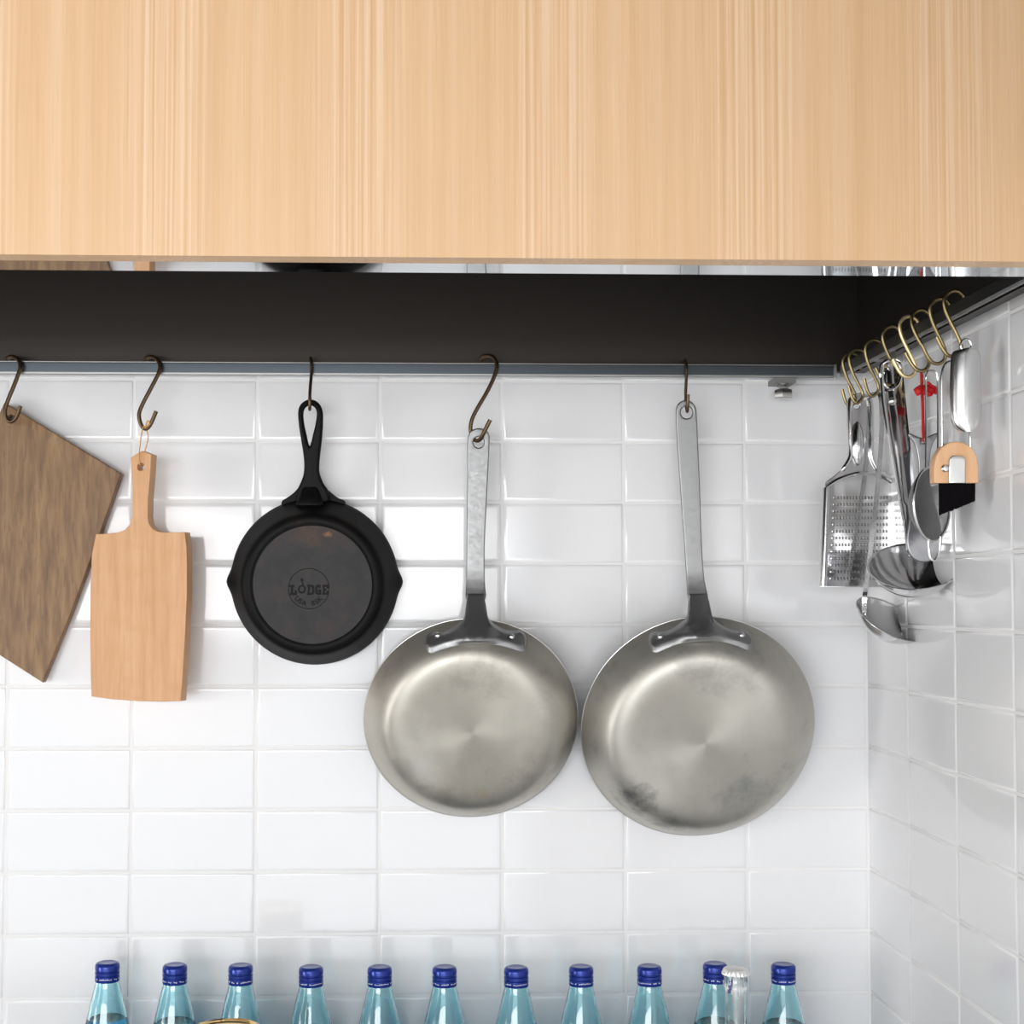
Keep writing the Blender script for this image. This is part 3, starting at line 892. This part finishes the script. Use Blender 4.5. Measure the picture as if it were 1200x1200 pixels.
# large ladle
lb = empty('ladle', at(1046, 430, -.235), 'large deep steel ladle with a broad channelled handle', 'ladle', 'steel ladles on the right rail')
pl = [(1043.5, 421, 12), (1043.5, 424, 21), (1043.8, 431, 27), (1044.3, 445, 29.5), (1047, 475, 30), (1051.5, 510, 28), (1056.5, 545, 25), (1061.5, 585, 21), (1066, 620, 17), (1068, 645, 15)]
ysb = [-.236, -.237, -.238, -.240, -.242, -.245, -.248, -.252, -.256, -.258]
P = cr([at(x, y, Y) for (x, y, w_), Y in zip(pl, ysb)], 5); W_ = cr([(w_ / 1110, 0, 0) for _, _, w_ in pl], 5); W_ = [q.x for q in W_]
sect = [(-1, .004), (-.88, .0052), (-.7, .004), (-.55, -.001), (-.25, -.003), (.0, -.0018), (.2, .0018), (.45, .0022), (.8, .0028), (.95, .0035), (1, .002), (.9, .0012), (.45, .0002), (.2, .0), (0, -.0035), (-.3, -.0045), (-.62, -.0030), (-.8, .002)]
obj('handle', MB().sweep(P, W_, sect, V((1, 0, 0)), V((0, -1, 0))), chrome_m, lb)
obj('rivet', MB().lathe([(0, .003), (.002, .0028), (.004, .001), (.0045, -.001)], 14).xf(M.Translation(at(1046, 470, -.2455)) @ V((0, -1, 0)).to_track_quat('Z', 'Y').to_matrix().to_4x4()), rivet_m, lb)
obj('hanging_eye', MB().tube(cr([at(x, y, -.243) for x, y in ((1043.5, 422), (1033, 427), (1031.5, 438), (1036, 450), (1045, 456), (1053, 450), (1056.5, 438), (1054, 427))], 4, True), .0014, 8, closed=True), chrome_m, lb)
bowl('bowl', at(1070.5, 664, -.262), .0465, .030, (-.16, -.50, .84), chrome_m, lb)

# ------------------------------------------------------------------ fish-shaped steel grater on a red cord
FY = CAM.y + 1.535
fi = empty('fish_shaped_server', at(1082, 440, FY), 'grey steel utensil with a fishtail top, hanging on a red cord', 'utensil')
outl = [(1082, 513), (1090, 510.5), (1098, 507), (1099, 511), (1094, 519), (1090.5, 532), (1089.5, 550), (1092, 575), (1099, 600), (1104, 625), (1103.5, 643), (1097, 654), (1084, 659), (1071, 655), (1064, 643),
        (1063.5, 625), (1068, 600), (1074, 575), (1077, 550), (1075.5, 532), (1071.5, 519), (1065, 511), (1066, 507.5), (1074, 510.5)]
obj('body', plane_shape([outl, circ((1082, 518), 1.6, 10)], at(1082, 560, FY), V((-.0, -1, 0)), .003, .0013, 2), fishm, fi)
c1 = [at(x, y, FY + d) for x, y, d in ((1082, 518, -.004), (1081.2, 505, -.003), (1080.8, 480, -.002), (1079.6, 455, -.001), (1079.2, 437, -.000))]
c2 = [at(x, y, FY + d) for x, y, d in ((1079.2, 437, .0), (1080.8, 440, .003), (1081.4, 460, .003), (1082.2, 490, .003), (1083, 508, .004), (1082, 518, .004))]
obj('cord', MB().tube(cr(c1, 5) + cr(c2, 5)[1:], .0011, 7), red_m, fi)
kn = MB()
for bx, by, rx, ry, an_ in ((1076.8, 457.5, 6, 7.5, .3), (1090, 457, 8.5, 7, -.35), (1083, 457, 4.5, 6.5, 0), (1088, 461, 6, 4.5, .5)):
    s = MB().lathe([(0, -1), (.55, -.6), (.95, -.1), (.8, .35), (.35, .75), (0, 1)], 9, lambda r, z, a: r * (1 + .18 * sin(3 * a + z * 3)))
    c = at(bx, by, FY - .004)
    s.xf(M.Translation(c) @ M.Rotation(an_, 4, 'Y') @ M.Scale(rx / 1150, 4, V((1, 0, 0))) @ M.Scale(.0045, 4, V((0, 1, 0))) @ M.Scale(ry / 1150, 4, V((0, 0, 1))))
    kn.add(s.v, s.f)
kn.tube(cr([at(1085, 455, FY - .006), at(1087, 448, FY - .007), at(1092, 452, FY - .009), at(1097, 455, FY - .006), at(1096, 462, FY - .006)], 4), .0013, 7)
obj('bow', kn, red_m, fi, label='red bow knot')

# ------------------------------------------------------------------ round wire strainer
SY = CAM.y + 1.490
st = empty('strainer', at(1092, 436, SY), 'round fine-mesh wire strainer on a long double-wire handle', 'strainer')
sc_ = at(1092, 591, SY - .012); sr = .0368; ya = radians(43)
ud = V((cos(ya), sin(ya), 0)); nd = V((-sin(ya), cos(ya), 0)) * 1
if nd.y > 0: nd = -nd
ring = [sc_ + ud * (sr * cos(a * pi / 24)) + V((0, 0, sr * sin(a * pi / 24))) for a in range(48)]
obj('frame', MB().tube(ring, .0014, 8, closed=True), chromer_m, st)
s = MB().lathe([(sr, 0), (sr * .93, .004), (sr * .8, .009), (sr * .6, .014), (sr * .3, .0175), (0, .0185)], 40)
q = M((( ud.x, 0, -nd.x, sc_.x), (ud.y, 0, -nd.y, sc_.y), (ud.z, 1, -nd.z, sc_.z), (0, 0, 0, 1)))
obj('mesh_cup', s.xf(q), mesh_m, st)
for sx in (-1, 1):
    x0 = 1092 + sx * 7.0
    pts = cr([at(1092, 434.5, SY), at(1092 + sx * 4.5, 435.5, SY), at(x0 - sx * .6, 441, SY), at(x0, 452, SY), at(x0 + .3, 500, SY - .003), at(x0, 549 - (1 if sx > 0 else 0), SY - .010)], 5)
    obj('handle_wire', MB().tube(pts, .0011, 8), chromer_m, st)
obj('rest_loop', MB().tube(cr([at(x, y, SY - .016) for x, y in ((1087.5, 631), (1088.5, 645), (1090.5, 654), (1094.5, 656.5), (1098.5, 653), (1101, 643), (1102, 629))], 4), .0013, 8), chromer_m, st)

# ------------------------------------------------------------------ brush (partly beyond the right edge of the photograph)
BY = CAM.y + 1.42
br = empty('brush', at(1120, 425, BY), 'flat wooden brush with black bristles on a steel wire loop, at the right edge', 'brush')
cpx = 1121
for sx in (-1, 1):
    pts = cr([at(1118, 423.5, BY), at(1118 + sx * 9, 426, BY), at(1120 + sx * 15.5, 437, BY), at(1120 + sx * 16.5, 460, BY), at(1120.5 + sx * 16.5, 530, BY)], 5)
    obj('wire_loop', MB().tube(pts, .0016, 8), chromer_m, br)
outl = [(1095, 566), (1094.8, 548), (1097, 535), (1103, 524.5), (1112, 518.5), (1121, 517), (1130, 518.5), (1139, 524.5), (1145, 535), (1147.2, 548), (1147, 566)]
obj('wooden_head', plane_shape([outl], at(1121, 545, BY - .008), V((0, -1, 0)), .014, .0015), brushw_m, br)
outl = [(1112.5, 566), (1112.5, 538), (1116, 534), (1128, 534), (1131.5, 538), (1131.5, 566)]
obj('ferrule', plane_shape([outl], at(1121, 550, BY - .011), V((0, -1, 0)), .004, .001), chromer_m, br)
obj('rivet', MB().lathe([(0, .003), (.0025, .0026), (.0038, .001), (.0038, -.001)], 16).xf(M.Translation(at(1107.5, 549, BY - .008)) @ V((0, -1, 0)).to_track_quat('Z', 'Y').to_matrix().to_4x4()), rivet_m, br)
s = MB()
for k in range(34):
    for dd in (0, .0035, .007):
        x = 1101 + k * 41 / 33
        a = at(x, 565, BY - .004 + dd); b = at(x + rnd.uniform(-.3, .3), 603.5 - (x - 1101) * .40 + rnd.uniform(-1, 1), BY - .005 + dd)
        s.tube([a, b], [.0009, .0006], 4)
obj('bristles', s, bristle_m, br, kind='stuff')

# ------------------------------------------------------------------ scoop
OY = CAM.y + 1.385
so = empty('scoop', at(1130, 400, OY), 'polished steel scoop with a rounded end, cut by the right edge of the photograph', 'scoop')
pl = [(1132, 409, 8), (1132, 410.5, 22), (1131.5, 413, 31), (1131.5, 420, 35), (1131, 440, 36.5), (1131.5, 470, 38), (1132, 490, 37), (1132, 500, 30), (1132, 507, 14)]
P = cr([at(x, y, OY) for x, y, w_ in pl], 4); W_ = [q.x for q in cr([(w_ / 1265, 0, 0) for _, _, w_ in pl], 4)]
sect = [(cos(a), .009 * sin(a)) for a in [pi * k / 10 for k in range(11)]] + [(cos(a) * .93, .0075 * sin(a)) for a in [pi * k / 10 for k in range(10, -1, -1)]]
obj('body', MB().sweep(P, W_, sect, V((1, 0, 0)), V((0, -1, 0))), chromer_m, so)
obj('hanging_eye', MB().tube([at(1132, 405, OY) + V((.005 * cos(a), 0, .006 * sin(a))) for a in [2 * pi * k / 20 for k in range(20)]], .0011, 8, closed=True), chromer_m, so)

# ------------------------------------------------------------------ bottles
CT = .9
BYP = -.088
zt = at(521, 1130.5, BYP - .0).z
SCB = (zt - CT) / .245


def bottle_root(px, zoff, label, group): pass


def glass_mb(out, inn): return MB().lathe(out + inn[::-1], 48)


H = .245
o_ = [(0, 0), (.030, 0), (.0355, .003), (.0368, .009), (.0368, .105), (.0358, .122), (.0325, .143), (.0282, .165), (.0240, .184), (.0195, .202), (.0155, .217), (.0135, .224), (.0128, .228), (.0126, .240)]
i_ = [(0, .006), (.029, .006), (.0330, .010), (.0340, .015), (.0340, .105), (.0330, .121), (.0298, .142), (.0256, .164), (.0214, .183), (.0170, .201), (.0130, .216), (.0112, .224), (.0105, .228), (.0102, .240)]


def fix(prof, s): return [(r, z * s) for r, z in prof]


hs = SCB; print('bottle scale', hs)
gl_me = MB().lathe(fix(o_, hs) + fix(i_, hs)[::-1], 48).mesh('glass')
cap_p = [(.0128, .2235), (.0139, .2235), (.0142, .2245), (.0142, .2300), (.0130, .2307), (.0130, .2313), (.0142, .2320), (.0143, .2345), (.0130, .2354), (.0130, .2360), (.0142, .2368), (.0142, .2405), (.0137, .2430), (.0125, .2445), (.0105, .2452), (.0085, .2449), (0, .2449)]
ch = (1 - hs) * 0
cap_l = [(r, z + H * hs - H) for r, z in cap_p]
cp_me = MB().lathe(cap_l, 40).mesh('cap')


def inner_r(z):
    pr = fix(i_, hs)
    for (r0, z0), (r1, z1) in zip(pr[3:], pr[4:]):
        if z0 <= z <= z1: return r0 + (r1 - r0) * (z - z0) / (z1 - z0)
    return .01


def water_mesh(lv):
    pr = [(0, .0062)] + [(r + .0004, z) for r, z in fix(i_, hs)[1:] if z < lv] + [(inner_r(lv) + .0004, lv), (inner_r(lv) - .001, lv - .0006), (inner_r(lv) - .003, lv - .0010), (0, lv - .0010)]
    return MB().lathe(pr, 48).mesh('water')


def prints():
    s = MB(); r0 = random.Random(3)
    for k in range(40):
        if r0.random() < .45: continue
        a0 = 2 * pi * k / 40; da = .09; z = .2268 + H * hs - H + r0.uniform(-.0004, .0004); h = r0.uniform(.0008, .0015)
        v = [V((.01432 * cos(a), .01432 * sin(a), zz)) for zz in (z, z + h) for a in (a0, a0 + da)]
        s.add(v, [(0, 1, 3, 2)], True)
    return s.mesh('printing', False)


pr_me = prints()
BX = [(126, 1125), (205, 1127.5), (282, 1128), (364.5, 1130), (445, 1130), (521, 1130), (605, 1130.5), (681, 1129.5), (761, 1129), (838, 1126), (918, 1127)]
LV = [.187, .186, .180, .180, .178, .179, .180, .176, .175, .184, .184]
wmes = {}
LBL = ['blue glass bottle at the far left of the bottle row', 'blue glass bottle second from the left, directly left of the one behind the gold lid', 'blue glass bottle third from the left, standing behind the gold canister lid',
       'blue glass bottle fourth from the left, below the black skillet', 'blue glass bottle fifth from the left, below the left rim of the smaller silver pan',
       'blue glass bottle sixth from the left, middle of the row, below the smaller silver pan', 'blue glass bottle seventh from the left, below the smaller silver pan\'s right side',
       'blue glass bottle eighth from the left, below where the silver pans touch', 'blue glass bottle ninth from the left, below the larger silver pan',
       'blue glass bottle tenth from the left, directly behind the clear bottle', 'blue glass bottle rightmost of the row, nearest the corner']
proto = None
for n_, ((px, py), lv, lb_) in enumerate(zip(BX, LV, LBL)):
    # depth from the height of the cap: all stand on the same counter
    d = ray(px, py + 2.5); t = (CT + H * hs - CAM.z) / d.z; p = CAM + d * t
    p.y = max(min(p.y, -.042), -.14)
    loc = V((at(px, py, p.y).x, p.y, CT))
    root = empty('bottle', loc, lb_, 'bottle', 'blue glass bottles along the wall')
    if '_m' in root: pass
    for nm, me, m in (('glass', gl_me, glass_m), ('cap', cp_me, cap_m), ('printing', pr_me, print_m)):
        if not me.materials: me.materials.append(m)
        o = bpy.data.objects.new(nm, me); COL.objects.link(o)
        if nm == 'printing':
            o.parent = root; o.rotation_euler = (0, 0, rnd.uniform(0, 6)); capo
            o.parent = capo
        else: o.parent = root
        if nm == 'cap': capo = o; o['label'] = 'dark blue screw cap'
    key = round(lv, 3)
    if key not in wmes: wmes[key] = water_mesh(lv * hs); wmes[key].materials.append(water_m)
    o = bpy.data.objects.new('water', wmes[key]); COL.objects.link(o); o.parent = root

# clear bottle with a crown cap, in front of the tenth
cy = -.164
ztop = at(862, 1134, cy).z
cb = empty('bottle', (at(862, 1134, cy).x, cy, CT), 'clear glass bottle with a silver crown cap, in front of the blue ones', 'bottle')
hc = ztop - CT
o2 = [(0, 0), (.026, 0), (.030, .003), (.031, .01), (.031, .11), (.029, .130), (.022, .150), (.0150, .168), (.0125, .185), (.0118, hc - .030), (.0122, hc - .022), (.0136, hc - .020), (.0139, hc - .016), (.0128, hc - .013), (.0125, hc - .004)]
i2 = [(0, .005), (.026, .006), (.0282, .012), (.0282, .11), (.0262, .129), (.0195, .149), (.0125, .168), (.0100, .185), (.0094, hc - .03), (.0096, hc - .004)]
o2 = [(r, z) for r, z in o2]
obj('glass', MB().lathe(o2 + i2[::-1], 48), clear_m, cb, local=True)


def crimp(r, z, a): return r + (.0007 * cos(21 * a) if z < hc - .0035 else 0)


obj('crown_cap', MB().lathe([(.0128, hc - .0065), (.0150, hc - .0068), (.0146, hc - .0045), (.0139, hc - .002), (.0130, hc - .0006), (.0110, hc), (.0, hc + .0002)], 126, crimp), crown_m, cb, local=True, label='crimped silver-white crown cap')

# ------------------------------------------------------------------ gold-lidded canister in front of the bottles
dy = -.30
dr = .0345
dtop = at(270, 1192.5, dy + dr)
dm = empty('canister', (dtop.x, dy, CT), 'metal canister whose gold rimmed lid just shows before the third bottle', 'canister')
zt_ = dtop.z - CT
obj('lid', MB().lathe([(dr, zt_ - .016), (dr, zt_ - .002), (dr - .0004, zt_ - .0006), (dr - .0018, zt_), (dr - .0036, zt_ - .0008), (dr - .0042, zt_ - .0024), (dr - .008, zt_ - .003), (0, zt_ - .003)], 64), brass_m, dm, local=True, label='gold lid with a rolled rim')
obj('can_body', MB().lathe([(0, 0), (dr - .004, 0), (dr - .0012, .003), (dr - .0012, zt_ - .014)], 64), crown_m, dm, local=True)

# tidy helper property
for o in bpy.data.objects:
    if '_m' in o: del o['_m']
